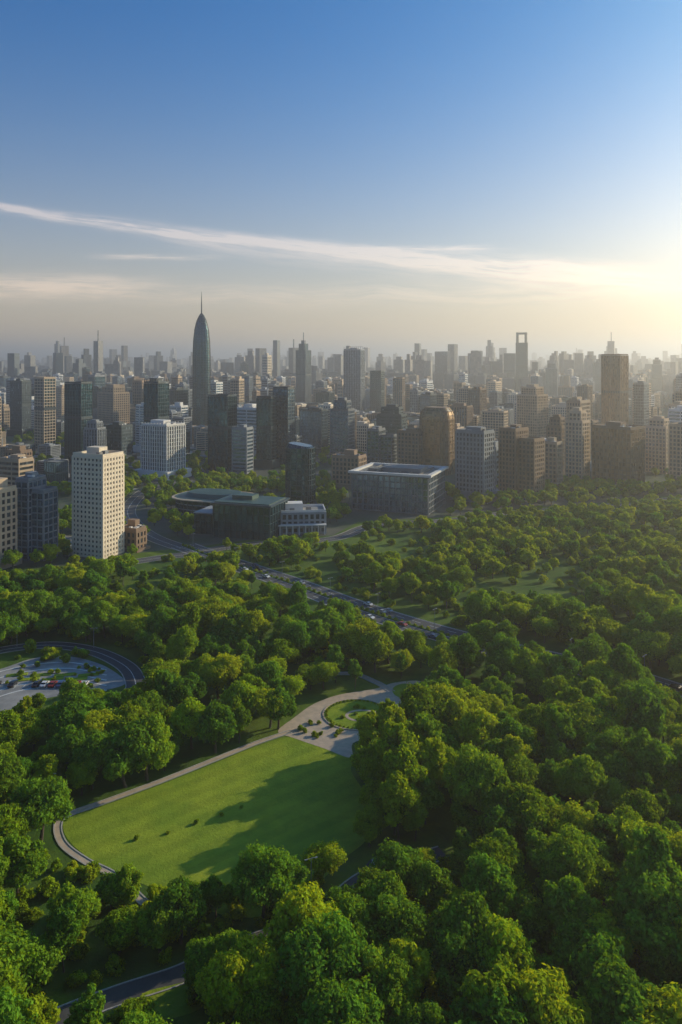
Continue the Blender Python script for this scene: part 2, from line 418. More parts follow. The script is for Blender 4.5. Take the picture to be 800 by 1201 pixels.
# ------------------------------------------------------------------ city fill
protos = []
styles = [('grid', 'win', 'beige'), ('grid', 'win', 'brown'), ('grid', 'win', 'cream'), ('fine', 'win', 'beige'), ('fins', 'gglass', 'brown'), ('bands', 'win', 'beige'),
          ('bands', 'win', 'grey'), ('fine', 'gglass', 'grey'), ('fins', 'blue', 'grey'), ('curtain', 'teal', 'dark'), ('bands', 'blue', 'white'), ('curtain', 'blue', 'dark'), ('curtain', 'teal', 'grey')]
for i, (st, g, fr) in enumerate(styles):
    for j, (w, d, h) in enumerate(((24, 16, 32), (30, 17, 52), (21, 20, 76))):
        w *= 1 + .15 * rng.uniform(-1, 1); h *= 1 + .12 * rng.uniform(-1, 1)
        a = build_tower(w, d, h, st, g, fr, seed=i * 7 + j, top=rng.choice(['mech', 'mech', 'step', 'wing', 'crown', 'flat']))
        nm = ['low_rise_building', 'apartment_building', 'tower_block'][j]
        protos.append((a.mesh(nm, BM), nm, w, d, h, j, i))
BE = [(-400, 640), (0, 652), (140, 640), (150, 562), (400, 556), (530, 574), (620, 582), (800, 574), (1200, 590)]
def interp(T, u):
    if u <= T[0][0]: return T[0][1]
    for (a, b), (c, d) in zip(T, T[1:]):
        if u <= c: return b + (d - b) * (u - a) / (c - a)
    return T[-1][1]
blocks = Acc()
yaw0 = math.radians(-24); cg, sg = math.cos(yaw0), math.sin(yaw0)
GS = 46
cnt = 0
for i in range(-75, 76):
    for j in range(-40, 76):
        lx = i * GS + (i // 3) * 10; ly = j * GS * .95 + (j // 2) * 14
        x = lx * cg - ly * sg; y = lx * sg + ly * cg
        if y < 380 or y > 2600 or abs(x) > .56 * y + 90: continue
        u, v = sight(x, y, 0)
        if v > interp(BE, u) - 3: continue
        if rng.random() < .13: continue
        if any((x - fx) ** 2 + (y - fy) ** 2 < (fr + 17) ** 2 for fx, fy, fr in FOOT): continue
        r = rng.random()
        cls = 0 if r < .45 else (1 if r < .82 else 2)
        if y < 650: cls = 0 if r < .75 else 1
        warm = rng.random() < (.42 + .26 * max(-1, min(1, x / (y * .4))))
        me, nm, w, d, h, _, _ = rng.choice([p for p in protos if p[5] == cls and (p[6] < 6) == warm])
        sc = rng.uniform(.7, 1.25)
        hmax = H - 12 / F * y if rng.random() > .09 else 135
        if y > 1300 and rng.random() < .12: sc *= 1.5
        sc = min(sc, max(hmax, 24) / (h * 1.1) * rng.uniform(.75, 1))
        uw = 22 * F / y
        # lower fill buildings that would hide the placed buildings from the camera
        for u1, u2, vb, hd in HERO:
            if hd > y - 5 and u + uw * .75 > u1 and u - uw * .75 < u2:
                hm = H - (vb - 6 - HZ) / F * (y - 10)
                if h * sc * 1.12 > hm: sc = hm / (h * 1.12)
        if sc < .22: continue
        sxy = rng.uniform(.8, 1.15) * (.85 if cls == 2 else 1)
        yw = yaw0 - max(0, x / y) * .8
        obj(nm, me, (x + rng.uniform(-3, 3), y + rng.uniform(-3, 3), 0), yw + rng.choice([0, 0, math.pi / 2]) + rng.gauss(0, .06), (sxy, sxy, sc))
        cnt += 1
        if y < 1200:
            blocks.box(x, y, 0.0, 42, 40, .15 + (i % 5) * .003, 0, yaw0); FOOT.append((x, y, 15))
print('fill buildings', cnt)
obj('pavement', blocks.mesh('pavement', [PAVEG]))

# far city as one mass
m_far, nt, out = mat('distant_facades')
at = N(nt, 'ShaderNodeAttribute'); at.attribute_name = 'tone'
tc = N(nt, 'ShaderNodeTexCoord')
vm = N(nt, 'ShaderNodeVectorMath', operation='DIVIDE'); vm.inputs[1].default_value = (6, 6, 7)
nt.links.new(tc.outputs['Object'], vm.inputs[0])
fl = N(nt, 'ShaderNodeVectorMath', operation='FLOOR'); nt.links.new(vm.outputs[0], fl.inputs[0])
wn = N(nt, 'ShaderNodeTexWhiteNoise'); nt.links.new(fl.outputs[0], wn.inputs[0])
c = mixc(nt, at.outputs['Fac'], (0.05, 0.09, 0.12), (0.36, 0.31, 0.26))
c = mixc(nt, M(nt, 'MULTIPLY', wn.outputs[0], .5), c, (0.04, 0.05, 0.06))
b = N(nt, 'ShaderNodeBsdfPrincipled'); nt.links.new(c, b.inputs['Base Color']); b.inputs['Roughness'].default_value = .5
nt.links.new(b.outputs[0], out.inputs[0])
far = Acc(); tones = []
for k in range(5600):
    y = 2300 + (rng.random() ** 1.5) * 11500
    x = rng.uniform(-.62, .62) * y
    s = 1 + y / 9000
    w = rng.uniform(14, 34) * s; d = rng.uniform(14, 26) * s; h = rng.uniform(15, 66) * (1 + y / 30000)
    if rng.random() < .08: h = rng.uniform(80, 125) + y * .003; w *= .85
    if rng.random() < .013: h = rng.uniform(130, 175) + y * .004; w *= .7
    n0 = len(far.f); rz = yaw0 + rng.choice([0, .5, -.4])
    far.box(x, y, 0, w, d, h, 0, rz)
    if rng.random() < .5: far.box(x, y, h, w * .55, d * .55, h * rng.uniform(.05, .16), 0, rz)
    if h > 150 and rng.random() < .3: far.box(x, y, h, 3, 3, h * .2, 0, rz)
    tones += [rng.random()] * (len(far.f) - n0)
me = far.mesh('distant_city', [m_far]); at = me.attributes.new('tone', 'FLOAT', 'FACE'); at.data.foreach_set('value', tones)
obj('distant_city', me)

# ------------------------------------------------------------------ ground
def sheet(name, pts, z, material):
    me = bpy.data.meshes.new(name); me.from_pydata([(x, y, z) for x, y in pts], [], [tuple(range(len(pts)))]); me.materials.append(material)
    o = obj(name, me)
    if me.polygons[0].normal.z < 0: me.flip_normals()
    return o
sheet('ground', [(-40000, -3000), (40000, -3000), (40000, 45000), (-40000, 45000)], 0, G_CITY)
EDGE = [(-500, 690), (0, 668), (60, 666), (150, 650), (240, 640), (300, 632), (390, 628), (420, 612), (530, 606), (600, 597), (700, 590), (800, 580), (1300, 575)]
pk = [gp(u, v) for u, v in EDGE]
sheet('park_ground', [(-700, -100), (900, -100)] + [(pk[-1][0], pk[-1][1])] + pk[::-1][1:], 0.02, G_PARK)

def smooth(pts, n=8, closed=False):
    out = []; L = len(pts)
    rg = range(L) if closed else range(L - 1)
    for i in rg:
        if closed: p = [pts[(i + k) % L] for k in (-1, 0, 1, 2)]
        else: p = [pts[max(i - 1, 0)], pts[i], pts[i + 1], pts[min(i + 2, L - 1)]]
        for k in range(n):
            t = k / n
            out.append(tuple(.5 * (2 * p[1][a] + (-p[0][a] + p[2][a]) * t + (2 * p[0][a] - 5 * p[1][a] + 4 * p[2][a] - p[3][a]) * t * t + (-p[0][a] + 3 * p[1][a] - 3 * p[2][a] + p[3][a]) * t ** 3) for a in (0, 1)))
    if not closed: out.append(pts[-1])
    return out
def normals(P_, closed):
    L = len(P_); ns = []
    for i in range(L):
        a = P_[(i - 1) % L] if (closed or i > 0) else P_[i]; b = P_[(i + 1) % L] if (closed or i < L - 1) else P_[i]
        dx, dy = b[0] - a[0], b[1] - a[1]; q = math.hypot(dx, dy) or 1
        ns.append((-dy / q, dx / q))
    return ns
ROADS = []
def strip(a, P_, ns, o0, o1, z0, z1, m, closed=False):
    L = len(P_)
    for i in range(L if closed else L - 1):
        j = (i + 1) % L; b = len(a.v)
        for q in (i, j):
            for o in (o0, o1):
                a.v.append((P_[q][0] + ns[q][0] * o, P_[q][1] + ns[q][1] * o, z1))
        a.f.append((b + 1, b, b + 2, b + 3)); a.m.append(m)
        if z1 - z0 > .05:
            b = len(a.v)
            for q in (i, j):
                for o in (o0, o1):
                    a.v.append((P_[q][0] + ns[q][0] * o, P_[q][1] + ns[q][1] * o, z0))
                    a.v.append((P_[q][0] + ns[q][0] * o, P_[q][1] + ns[q][1] * o, z1 - .001))
            a.f.append((b, b + 1, b + 5, b + 4)); a.m.append(m)
            a.f.append((b + 2, b + 6, b + 7, b + 3)); a.m.append(m)
def road(name, pts, w, z, surf, kerb=True, dashes=(), solid=(), closed=False, n=8):
    P_ = smooth([gp(*p) for p in pts], n, closed); ns = normals(P_, closed); a = Acc()
    strip(a, P_, ns, -w / 2, w / 2, z, z, 0, closed)
    if kerb:
        for s in (-1, 1): strip(a, P_, ns, s * w / 2 - .15, s * w / 2 + .15, 0, z + .12, 1, closed)
    for o in solid: strip(a, P_, ns, o - .1, o + .1, z, z + .006, 2, closed)
    for o in dashes:
        acc = 0
        for i in range(len(P_) - 1):
            p, q = P_[i], P_[i + 1]; L = math.dist(p, q); t = 0
            while t < L:
                if (acc + t) % 9 < 4 and t + 1 < L:
                    dx, dy = (q[0] - p[0]) / L, (q[1] - p[1]) / L
                    cx, cy = p[0] + dx * (t + .5) - dy * o, p[1] + dy * (t + .5) + dx * o
                    a.box(cx, cy, z + .001, 1.0, .2, .006, 2, math.atan2(dy, dx))
                t += 1
            acc += L
    me = a.mesh(name, [surf, KERB, PAINT]); obj(name, me)
    ROADS.append((P_, w / 2)); return P_, ns

HW = [(215, 640), (255, 655), (300, 670), (350, 687), (400, 706), (450, 723), (510, 741), (575, 758), (650, 775), (730, 793), (800, 815), (900, 850), (1050, 900)]
hwP, hwN = road('highway', HW, 16, .05, ASPH, True, dashes=(-4.5, 4.5), solid=(-7.6, -1.3, 1.3, 7.6))
a = Acc(); strip(a, hwP, hwN, -.9, .9, 0, .25, 0); obj('median_strip', a.mesh('median_strip', [G_PARK]))
road('city_road', [(240, 650), (205, 640), (175, 628), (155, 612), (150, 598), (162, 582), (180, 572), (230, 564)], 11, .045, ASPH, True, solid=(0,))
road('city_road', [(-60, 690), (20, 676), (80, 670), (150, 660), (205, 652), (250, 648)], 10, .04, ASPH, True, solid=(0,))
road('city_road', [(240, 646), (300, 638), (390, 632), (440, 616), (530, 610), (600, 601), (700, 594), (800, 584), (900, 578)], 10, .042, ASPH, True, solid=(0,))
road('footpath', [(342, 858), (300, 872), (250, 892), (190, 916), (125, 940), (80, 956), (68, 968), (74, 990), (100, 1010), (135, 1028), (170, 1060)], 1.7, .07, PAVE)
road('park_road', [(20, 1215), (95, 1184), (150, 1164), (205, 1146), (245, 1128), (300, 1105), (370, 1080), (430, 1030), (520, 1000)], 4.5, .05, ASPH, True)
road('footpath', [(460, 812), (440, 800), (405, 790), (330, 800), (270, 830), (225, 860)], 2.2, .065, PAVE)
lawnpx = [(74, 968), (84, 958), (125, 944), (190, 920), (250, 896), (300, 876), (345, 864), (382, 876), (412, 890), (412, 905), (428, 930), (440, 955), (430, 985), (400, 1010), (370, 1040), (330, 1070), (270, 1075), (200, 1050), (135, 1023), (102, 1005), (80, 985)]
lawnW = smooth([gp(*p) for p in lawnpx], 5, True)
sheet('lawn', lawnW, .05, G_LAWN)
sheet('lawn', smooth([gp(*p) for p in [(165, 1168), (200, 1156), (240, 1150), (250, 1170), (220, 1190), (175, 1195)]], 5, True), .055, G_LAWN)
plz = [(326, 858), (345, 842), (368, 826), (398, 815), (440, 808), (462, 801), (492, 799), (504, 810), (498, 822), (475, 834), (464, 850), (440, 864), (414, 872), (412, 889), (380, 878), (345, 866)]
sheet('plaza', smooth([gp(*p) for p in plz], 5, True), .08, PAVE)
def disc(name, u, v, r, z, material, n=40, ry=None):
    x, y = gp(u, v); ry = ry or r
    sheet(name, [(x + r * math.cos(2 * math.pi * k / n), y + ry * math.sin(2 * math.pi * k / n)) for k in range(n)], z, material); return x, y
gx, gy = disc('garden_bed', 418, 838, 10.2, .12, G_LAWN)
a = Acc()
R1 = [(gx + 10.3 * math.cos(t * .1257), gy + 10.3 * math.sin(t * .1257)) for t in range(50)]
strip(a, R1, normals(R1, True), -.2, .2, 0, .3, 0, True)
R2 = [(gx + 2 + 5.0 * math.cos(t * .1257), gy - 1 + 3.6 * math.sin(t * .1257)) for t in range(50)]
strip(a, R2, normals(R2, True), -.5, .5, .1, .16, 0, True)
obj('garden_kerb', a.mesh('garden_kerb', [PAVE]))
disc('garden_bed', 478, 811, 5.0, .12, G_LAWN, ry=6)
# left plaza with ring road
lp = [(-60, 800), (0, 785), (40, 772), (80, 770), (115, 778), (140, 792), (146, 803), (110, 812), (60, 818), (0, 836), (-60, 852)]
sheet('plaza', smooth([gp(*p) for p in lp], 5, True), .06, PAVEG)
road('ring_road', [(-90, 790), (-30, 770), (20, 760), (65, 757), (110, 764), (145, 780), (158, 797), (155, 812), (120, 830)], 6.5, .09, ASPH, True, solid=(0,))
a = Acc()
for k in range(7):
    x, y = gp(20 + k * 14, 792 + (k % 2) * 5); a.box(x, y, .0, 7, 2.2, .3, 0, .25)
x0, y0 = gp(45, 800)
for k in range(14): a.box(x0 - 17 + k * 2.7, y0 - 3, .07, .14, 5, .006, 1)
for k in range(5):
    P_ = smooth([gp(-60 + 4 * k, 806 + k * 7), gp(20, 783 + k * 7), gp(80, 777 + k * 7), gp(125, 786 + k * 6)], 8)
    strip(a, P_, normals(P_, False), -.3, .3, .07, .076, 1)
obj('planter_bed', a.mesh('planter_bed', [G_LAWN, PAINT]))
carpark = [(425, 1026), (440, 1006), (492, 1003), (502, 1018), (470, 1036), (430, 1040)]
sheet('car_park', smooth([gp(*p) for p in carpark], 4, True), .09, ASPH)

# ------------------------------------------------------------------ trees
def crown_fn(Rn, R, V, cz, nl):
    L = []
    sk = Rn.normal(size=2) * .12 * R
    for _ in range(nl):
        while True:
            v = Rn.normal(size=3); v /= np.linalg.norm(v)
            if v[2] > -.5: break
        k = Rn.uniform(.5, 1.22) * .72
        c = np.array([v[0] * R * k + sk[0] * v[2], v[1] * R * k + sk[1] * v[2], cz + v[2] * V * k])
        L.append((c, R * Rn.uniform(.14, .33), Rn.uniform(0, 1)))
    L.append((np.array([0, 0, cz]), R * .55, .1))
    L.append((np.array([R * .2, 0, cz - V * .25]), R * .55, .1))
    return L
def make_tree(seed, R=6.0, V=5.2, cz=8.6, nl=44, nleaf=11000, ls=.40, trunk=True, leafmat=LEAF, name='tree'):
    Rn = np.random.default_rng(seed)
    L = crown_fn(Rn, R, V, cz, nl)
    C = np.array([l[0] for l in L]); RR = np.array([l[1] for l in L]); T = np.array([l[2] for l in L])
    w = RR ** 2 / np.sum(RR ** 2)
    K = int(nleaf * 3)
    idx = Rn.choice(len(L), size=K, p=w)
    dr = Rn.normal(size=(K, 3)); dr /= np.linalg.norm(dr, axis=1)[:, None]
    ph = Rn.uniform(0, 6.28, (len(L), 3))
    bump = np.sin(dr[:, 0] * 5 + ph[idx, 0]) * np.sin(dr[:, 1] * 5 + ph[idx, 1]) * np.sin(dr[:, 2] * 5 + ph[idx, 2])
    rq = .66 + .56 * Rn.random(K)
    rad = RR[idx] * (1 + .45 * bump) * rq
    p = C[idx] + dr * rad[:, None] * np.array([1, 1, .8])
    D = np.linalg.norm(p[:, None, :] - C[None], axis=2) / RR[None]
    D[np.arange(len(p)), idx] = 9
    ok = (D.min(axis=1) > .7) | (Rn.random(len(p)) < .06)
    ok &= p[:, 2] > cz - V * .95
    p, dr, idx, rq = p[ok][:nleaf], dr[ok][:nleaf], idx[ok][:nleaf], rq[ok][:nleaf]
    n = len(p)
    nrm = dr * 1.0 + Rn.normal(size=(n, 3)) * .55 + np.array([0, 0, .2]); nrm /= np.linalg.norm(nrm, axis=1)[:, None]
    # tone varies at random; outer leaves painted lighter as sunlit crown highlights
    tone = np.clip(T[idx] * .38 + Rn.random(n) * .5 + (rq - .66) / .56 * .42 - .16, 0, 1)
    s = ls * Rn.uniform(.5, 1.4, n)
    # oversized dark inner leaves, added to stop light passing through the crown
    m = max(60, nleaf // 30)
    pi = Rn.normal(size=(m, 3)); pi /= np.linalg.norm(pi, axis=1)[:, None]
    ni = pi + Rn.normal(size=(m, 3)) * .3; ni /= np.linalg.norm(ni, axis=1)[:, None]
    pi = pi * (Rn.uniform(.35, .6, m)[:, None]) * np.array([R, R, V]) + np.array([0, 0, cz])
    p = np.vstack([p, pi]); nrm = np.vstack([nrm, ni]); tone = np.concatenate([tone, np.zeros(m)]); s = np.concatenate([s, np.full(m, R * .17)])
    n = len(p)
    t1 = np.cross(nrm, Rn.normal(size=(n, 3))); t1 /= np.linalg.norm(t1, axis=1)[:, None]
    t2 = np.cross(nrm, t1)
    s = s[:, None]
    q = np.stack([p - t1 * s, p - t2 * s * .6 + nrm * s * .15, p + t1 * s, p + t2 * s * .6 + nrm * s * .15], axis=1).reshape(-1, 3)
    a = Acc()
    if trunk:
        def limb(p0, p1, r0, r1, k=7, seg=4):
            p0 = np.array(p0, float); p1 = np.array(p1, float); d = p1 - p0; d /= np.linalg.norm(d)
            e1 = np.cross(d, [1, .2, .1]); e1 /= np.linalg.norm(e1); e2 = np.cross(d, e1)
            bend = Rn.normal(size=3) * .25
            rings = []
            for i in range(seg + 1):
                t = i / seg; c = p0 + (p1 - p0) * t + bend * math.sin(math.pi * t); r = r0 + (r1 - r0) * t
                rings.append([tuple(c + (e1 * math.cos(2 * math.pi * j / k) + e2 * math.sin(2 * math.pi * j / k)) * r) for j in range(k)])
            a.loft(rings, 1)
        top = cz - V * .2
        limb((0, 0, -.3), (Rn.normal() * .3, Rn.normal() * .3, top), R * .07, R * .04, 8, 6)
        for _ in range(7):
            c = C[Rn.integers(len(C))]
            limb((0, 0, top * Rn.uniform(.55, .95)), c, R * .032, R * .01, 5, 3)
    nb = len(a.v)
    verts = a.v + [tuple(r) for r in q.tolist()]
    faces = a.f + [(nb + 4 * i, nb + 4 * i + 1, nb + 4 * i + 2, nb + 4 * i + 3) for i in range(n)]
    me = bpy.data.meshes.new(name); me.from_pydata(verts, [], faces)
    me.materials.append(leafmat); me.materials.append(BARK)
    me.polygons.foreach_set('material_index', a.m + [0] * n)
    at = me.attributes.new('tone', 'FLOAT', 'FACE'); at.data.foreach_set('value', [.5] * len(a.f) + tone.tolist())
    me.update(); return me
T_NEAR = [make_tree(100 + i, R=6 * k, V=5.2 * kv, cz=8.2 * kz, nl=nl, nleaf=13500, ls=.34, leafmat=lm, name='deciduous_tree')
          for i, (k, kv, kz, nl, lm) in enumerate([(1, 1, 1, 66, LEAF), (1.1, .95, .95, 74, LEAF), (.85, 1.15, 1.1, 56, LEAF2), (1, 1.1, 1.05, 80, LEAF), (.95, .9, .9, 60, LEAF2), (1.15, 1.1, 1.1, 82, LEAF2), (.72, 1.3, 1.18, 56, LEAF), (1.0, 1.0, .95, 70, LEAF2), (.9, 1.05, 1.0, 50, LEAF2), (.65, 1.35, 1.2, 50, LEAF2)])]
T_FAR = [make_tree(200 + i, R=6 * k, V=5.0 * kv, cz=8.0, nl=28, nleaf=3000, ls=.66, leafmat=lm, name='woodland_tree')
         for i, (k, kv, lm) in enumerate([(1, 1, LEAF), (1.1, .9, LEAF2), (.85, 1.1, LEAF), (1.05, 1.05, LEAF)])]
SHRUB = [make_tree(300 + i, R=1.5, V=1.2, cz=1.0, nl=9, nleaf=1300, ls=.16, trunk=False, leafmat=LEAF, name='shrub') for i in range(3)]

CLEAR = [
    [(70, 962), (84, 952), (125, 938), (190, 913), (250, 890), (300, 871), (330, 856), (345, 838), (370, 822), (398, 812), (440, 806), (462, 799), (496, 798), (503, 810), (475, 832), (458, 848), (436, 862), (412, 872), (410, 888), (414, 905), (428, 925), (428, 945), (400, 966), (372, 982), (352, 1008), (300, 1008), (262, 1018), (240, 1042), (200, 1028), (165, 1012), (135, 1022), (100, 1006), (72, 988)],
    [(-60, 790), (0, 782), (20, 762), (60, 752), (110, 762), (150, 782), (160, 805), (120, 812), (80, 800), (50, 812), (0, 838), (-60, 850)],
    [(280, 662), (330, 677), (400, 701), (470, 726), (530, 740), (572, 752), (572, 758), (530, 750), (470, 737), (400, 713), (330, 689), (280, 667)],
    [(100, 1176), (150, 1158), (205, 1140), (234, 1131), (238, 1136), (205, 1154), (222, 1166), (185, 1176), (150, 1170), (106, 1186)],
    [(432, 1024), (442, 1014), (485, 1012), (488, 1018), (468, 1026), (436, 1030)],
    [(430, 632), (500, 626), (505, 636), (440, 642)],
    [(765, 803), (800, 813), (830, 826), (830, 832), (800, 819), (765, 807)],
    [(560, 684), (640, 690), (700, 702), (690, 708), (620, 700), (560, 692)],
]
def inside(poly, u, v):
    c = False; n = len(poly); j = n - 1
    for i in range(n):
        ui, vi = poly[i]; uj, vj = poly[j]
        if (vi > v) != (vj > v) and u < (uj - ui) * (v - vi) / (vj - vi) + ui: c = not c
        j = i
    return c
BB = [(min(p[0] for p in q) - 80, max(p[0] for p in q) + 80, min(p[1] for p in q), max(p[1] for p in q) + 130) for q in CLEAR]
def blocked(x, y, r, h):
    u, v = sight(x, y, 0)
    for q, bb in zip(CLEAR, BB):
        if not (bb[0] < u < bb[1] and bb[2] < v < bb[3]): continue
        for z in (0, h * .35, h * .7, h * .93):
            for k in ((0, .72, -.72) if z < h * .9 else (0,)):
                if z == 0 and k: continue
                a, b = sight(x + r * k, y, z)
                if inside(q, a, b): return True
    return False
RP = [(np.array(P_), w) for P_, w in ROADS]
def onroad(x, y, pad):
    for P_, w in RP:
        if np.min((P_[:, 0] - x) ** 2 + (P_[:, 1] - y) ** 2) < (w + pad) ** 2: return True
    return False
woods = bpy.data.objects.new('distant_woodland', None); COL.objects.link(woods)
from mathutils import noise as mn
nt_ = 0; nfar = 0
yy = 88.0
while yy < 640:
    step = 7.9 if yy < 260 else 8.6
    xx = -(.5 * yy + 75)
    while xx < .5 * yy + 75:
        x = xx + rng.uniform(-.42, .42) * step; y = yy + rng.uniform(-.42, .42) * step
        xx += step
        u, v = sight(x, y, 0); ed = interp(EDGE, u)
        if v < ed + 4: continue
        big = mn.noise(Vector((x / 45, y / 45, 3.1)))
        dens = mn.noise(Vector((x / 38, y / 38, 9.7)))
        if y > 300 and dens < -.18:
            if rng.random() < .85: continue
        if y <= 300 and dens < -.42 and rng.random() < .5: continue
        sc = rng.uniform(.56, 1.12) * (1 + .28 * big)
        if y > 330: sc *= .78
        if v < ed + 16: sc *= .7
        if 225 < y < 330 and v > 780 and u < 330: sc *= .85
        if onroad(x, y, 1.9 * sc): continue
        ok = False
        for q in (1, .82, .66, .5):
            if not blocked(x, y, 5.2 * sc * q, 13.4 * sc * q): ok = True; break
        if not ok: continue
        sc *= q
        if q == .5 and rng.random() < .3: continue
        if any((x - fx) ** 2 + (y - fy) ** 2 < (fr + 3) ** 2 for fx, fy, fr in FOOT[:60]): continue
        if y < 330:
            obj('deciduous_tree', rng.choice(T_NEAR), (x, y, 0), rng.uniform(0, 6.28), (sc, sc, sc * rng.uniform(.9, 1.18))); nt_ += 1
        else:
            obj('woodland_tree', rng.choice(T_NEAR if y < 380 else T_FAR), (x, y, 0), rng.uniform(0, 6.28), (sc, sc, sc * rng.uniform(.9, 1.1)), woods); nfar += 1
    yy += step
for u, v, s in ((436, 906, .95), (456, 876, .8), (458, 902, 1.0), (482, 856, .6), (466, 940, 1.15), (474, 965, 1.1), (468, 990, .95)):
    x, y = gp(u, v); obj('deciduous_tree', T_NEAR[6], (x, y, 0), u, (s, s, s * 1.1))
# street trees in the city
ct = bpy.data.objects.new('city_street_trees', None); COL.objects.link(ct)
FP = np.array([(f[0], f[1], f[2]) for f in FOOT]); ncity = 0
yy = 380.0
while yy < 1300:
    step = 10 if yy < 700 else 16
    xx = -(.5 * yy + 40)
    while xx < .5 * yy + 40:
        x = xx + rng.uniform(-.45, .45) * step; y = yy + rng.uniform(-.45, .45) * step; xx += step
        u, v = sight(x, y, 0)
        if v > interp(EDGE, u) + 3: continue
        dens = mn.noise(Vector((x / 60, y / 60, 1.7)))
        if dens < (-.2 if y < 700 else 0): continue
        if np.min((FP[:, 0] - x) ** 2 + (FP[:, 1] - y) ** 2 - (FP[:, 2] + 2) ** 2) < 0: continue
        if onroad(x, y, 2.5): continue
        sc = rng.uniform(.45, .85)
        obj('street_tree', rng.choice(T_FAR), (x, y, 0), rng.uniform(0, 6.28), (sc, sc, sc), ct); ncity += 1
    yy += step
print('trees', nt_, nfar, ncity)
def shrub(x, y, s): obj('shrub', rng.choice(SHRUB), (x, y, 0.05), rng.uniform(0, 6.28), (s, s, s * rng.uniform(.8, 1.1)))
for u, v in ((197, 978), (230, 966), (260, 957), (283, 948), (160, 985)):
    x, y = gp(u, v); shrub(x, y, rng.uniform(.35, .5))
for k in range(44):
    t = k / 44 * 6.283; shrub(gx + 9.3 * math.cos(t), gy + 9.3 * math.sin(t), rng.uniform(.25, .36))
for k in range(9): shrub(gx + rng.uniform(-6, 4), gy + rng.uniform(-3, 6), rng.uniform(.3, .7))
for k in range(14):
    x, y = gp(rng.uniform(345, 400), rng.uniform(848, 866)); shrub(x, y, rng.uniform(.4, .8))
i = 0
while i < len(hwP) - 1:
    shrub(hwP[i][0], hwP[i][1], rng.uniform(.5, .8)); i += 1
for k in range(900):
    x, y = gp(rng.uniform(-40, 850), rng.uniform(600, 780))
    if sight(x, y, 0)[1] < interp(EDGE, sight(x, y, 0)[0]) + 3 or onroad(x, y, 2): continue
    shrub(x, y, rng.uniform(.8, 2.2))
for k in range(350):
    x, y = gp(rng.uniform(-40, 850), rng.uniform(1000, 1195))
    if onroad(x, y, 1) or blocked(x, y, 1.5, 2.5): continue
    shrub(x, y, rng.uniform(.8, 1.6))
for k in range(30):
    x, y = gp(rng.uniform(5, 120), rng.uniform(780, 808))
    if not onroad(x, y, 1): shrub(x, y, rng.uniform(.4, .9))

# ------------------------------------------------------------------ cars and lamps
def car_mesh(paint):
    a = Acc(); 
    prof = [(-2.2, .35), (-2.25, .75), (-1.9, .92), (-1.45, .97), (-.9, 1.42), (.55, 1.45), (1.15, 1.0), (2.0, .86), (2.25, .62), (2.22, .35)]
    def wy(z): return .9 if z < 1.0 else .9 - (z - 1.0) * .42
    L = [[(x, -wy(z), z) for x, z in prof], [(x, wy(z), z) for x, z in prof]]
    a.loft(L, 0)
    for s in (-1, 1):   # side glass
        b = len(a.v)
        a.v += [(-1.28, s * .905, 1.03), (.95, s * .905, 1.03), (.5, s * .765, 1.39), (-.86, s * .765, 1.37)]
        a.f.append((b, b + 1, b + 2, b + 3)); a.m.append(1)
    for (xa, za, xb, zb) in ((.6, 1.44, 1.13, 1.03), (-1.42, 1.01, -.93, 1.41)):
        b = len(a.v); a.v += [(xa, -.68, za + .02), (xa, .68, za + .02), (xb, .78, zb + .02), (xb, -.78, zb + .02)]
        a.f.append((b, b + 1, b + 2, b + 3)); a.m.append(1)
    for x in (-1.4, 1.4):
        for s in (-1, 1):
            r = [[(x + .33 * math.cos(t * .5236), s * (.72 + o), .33 + .33 * math.sin(t * .5236)) for t in range(12)] for o in (0, .22)]
            a.loft(r, 2)
    for s in (-1, 1):
        a.box(2.2, s * .62, .62, .12, .35, .14, 3); a.box(-2.22, s * .62, .7, .08, .35, .14, 4)
    return a
TYRE = m_simple('tyre_rubber', (.02, .02, .02), (.03, .03, .03)); LENS = m_simple('headlamp_lens', (.7, .7, .68), (.6, .6, .6), 1, .2)
TAIL = m_simple('tail_lamp_lens', (.3, .02, .02), (.2, .02, .02), 1, .3)
paints = [(.75, .75, .74), (.03, .03, .035), (.35, .36, .38), (.3, .03, .02), (.7, .7, .7), (.05, .09, .2)]
CARS = []
for i, pc in enumerate(paints):
    pm = m_simple('car_paint', pc, tuple(q * .92 for q in pc), 1, .25)
    CARS.append(car_mesh(0).mesh('car', [pm, G_WIN, TYRE, LENS, TAIL]))
for k in range(26):
    i = rng.randrange(2, len(hwP) - 4); off = rng.choice([-6, -2.9, 2.9, 6]); t = rng.random()
    x = hwP[i][0] * (1 - t) + hwP[i + 1][0] * t + hwN[i][0] * off; y = hwP[i][1] * (1 - t) + hwP[i + 1][1] * t + hwN[i][1] * off
    ang = math.atan2(-hwN[i][0], hwN[i][1]) + (math.pi if off > 0 else 0)
    obj('car', rng.choice(CARS), (x, y, .06), ang)
for k in range(13):
    if rng.random() < .75: obj('parked_car', rng.choice(CARS), (x0 - 15.6 + k * 2.7, y0 - 3, .07), math.pi / 2)
for k in range(5):
    x, y = gp(440 + k * 11, 1019 - k * .8); obj('parked_car', rng.choice(CARS), (x, y, .1), 1.4)
def lamp():
    a = Acc()
    a.loft([sup(8, .11, .11, 2, 0), sup(8, .06, .06, 2, 7.6)], 0)
    a.loft([sup(8, .22, .22, 2, 0), sup(8, .16, .16, 2, .5)], 0)
    for s in (-1, 1):
        a.box(s * .5, 0, 7.5, 1.0, .08, .08, 0); a.box(s * 1.1, 0, 7.42, .6, .24, .12, 0); a.box(s * 1.1, 0, 7.37, .4, .18, .05, 1)
    return a
LP = m_simple('lamp_pole_metal', (.3, .31, .32), (.25, .25, .26), 1, .4)
lm = lamp().mesh('street_lamp', [LP, LENS])
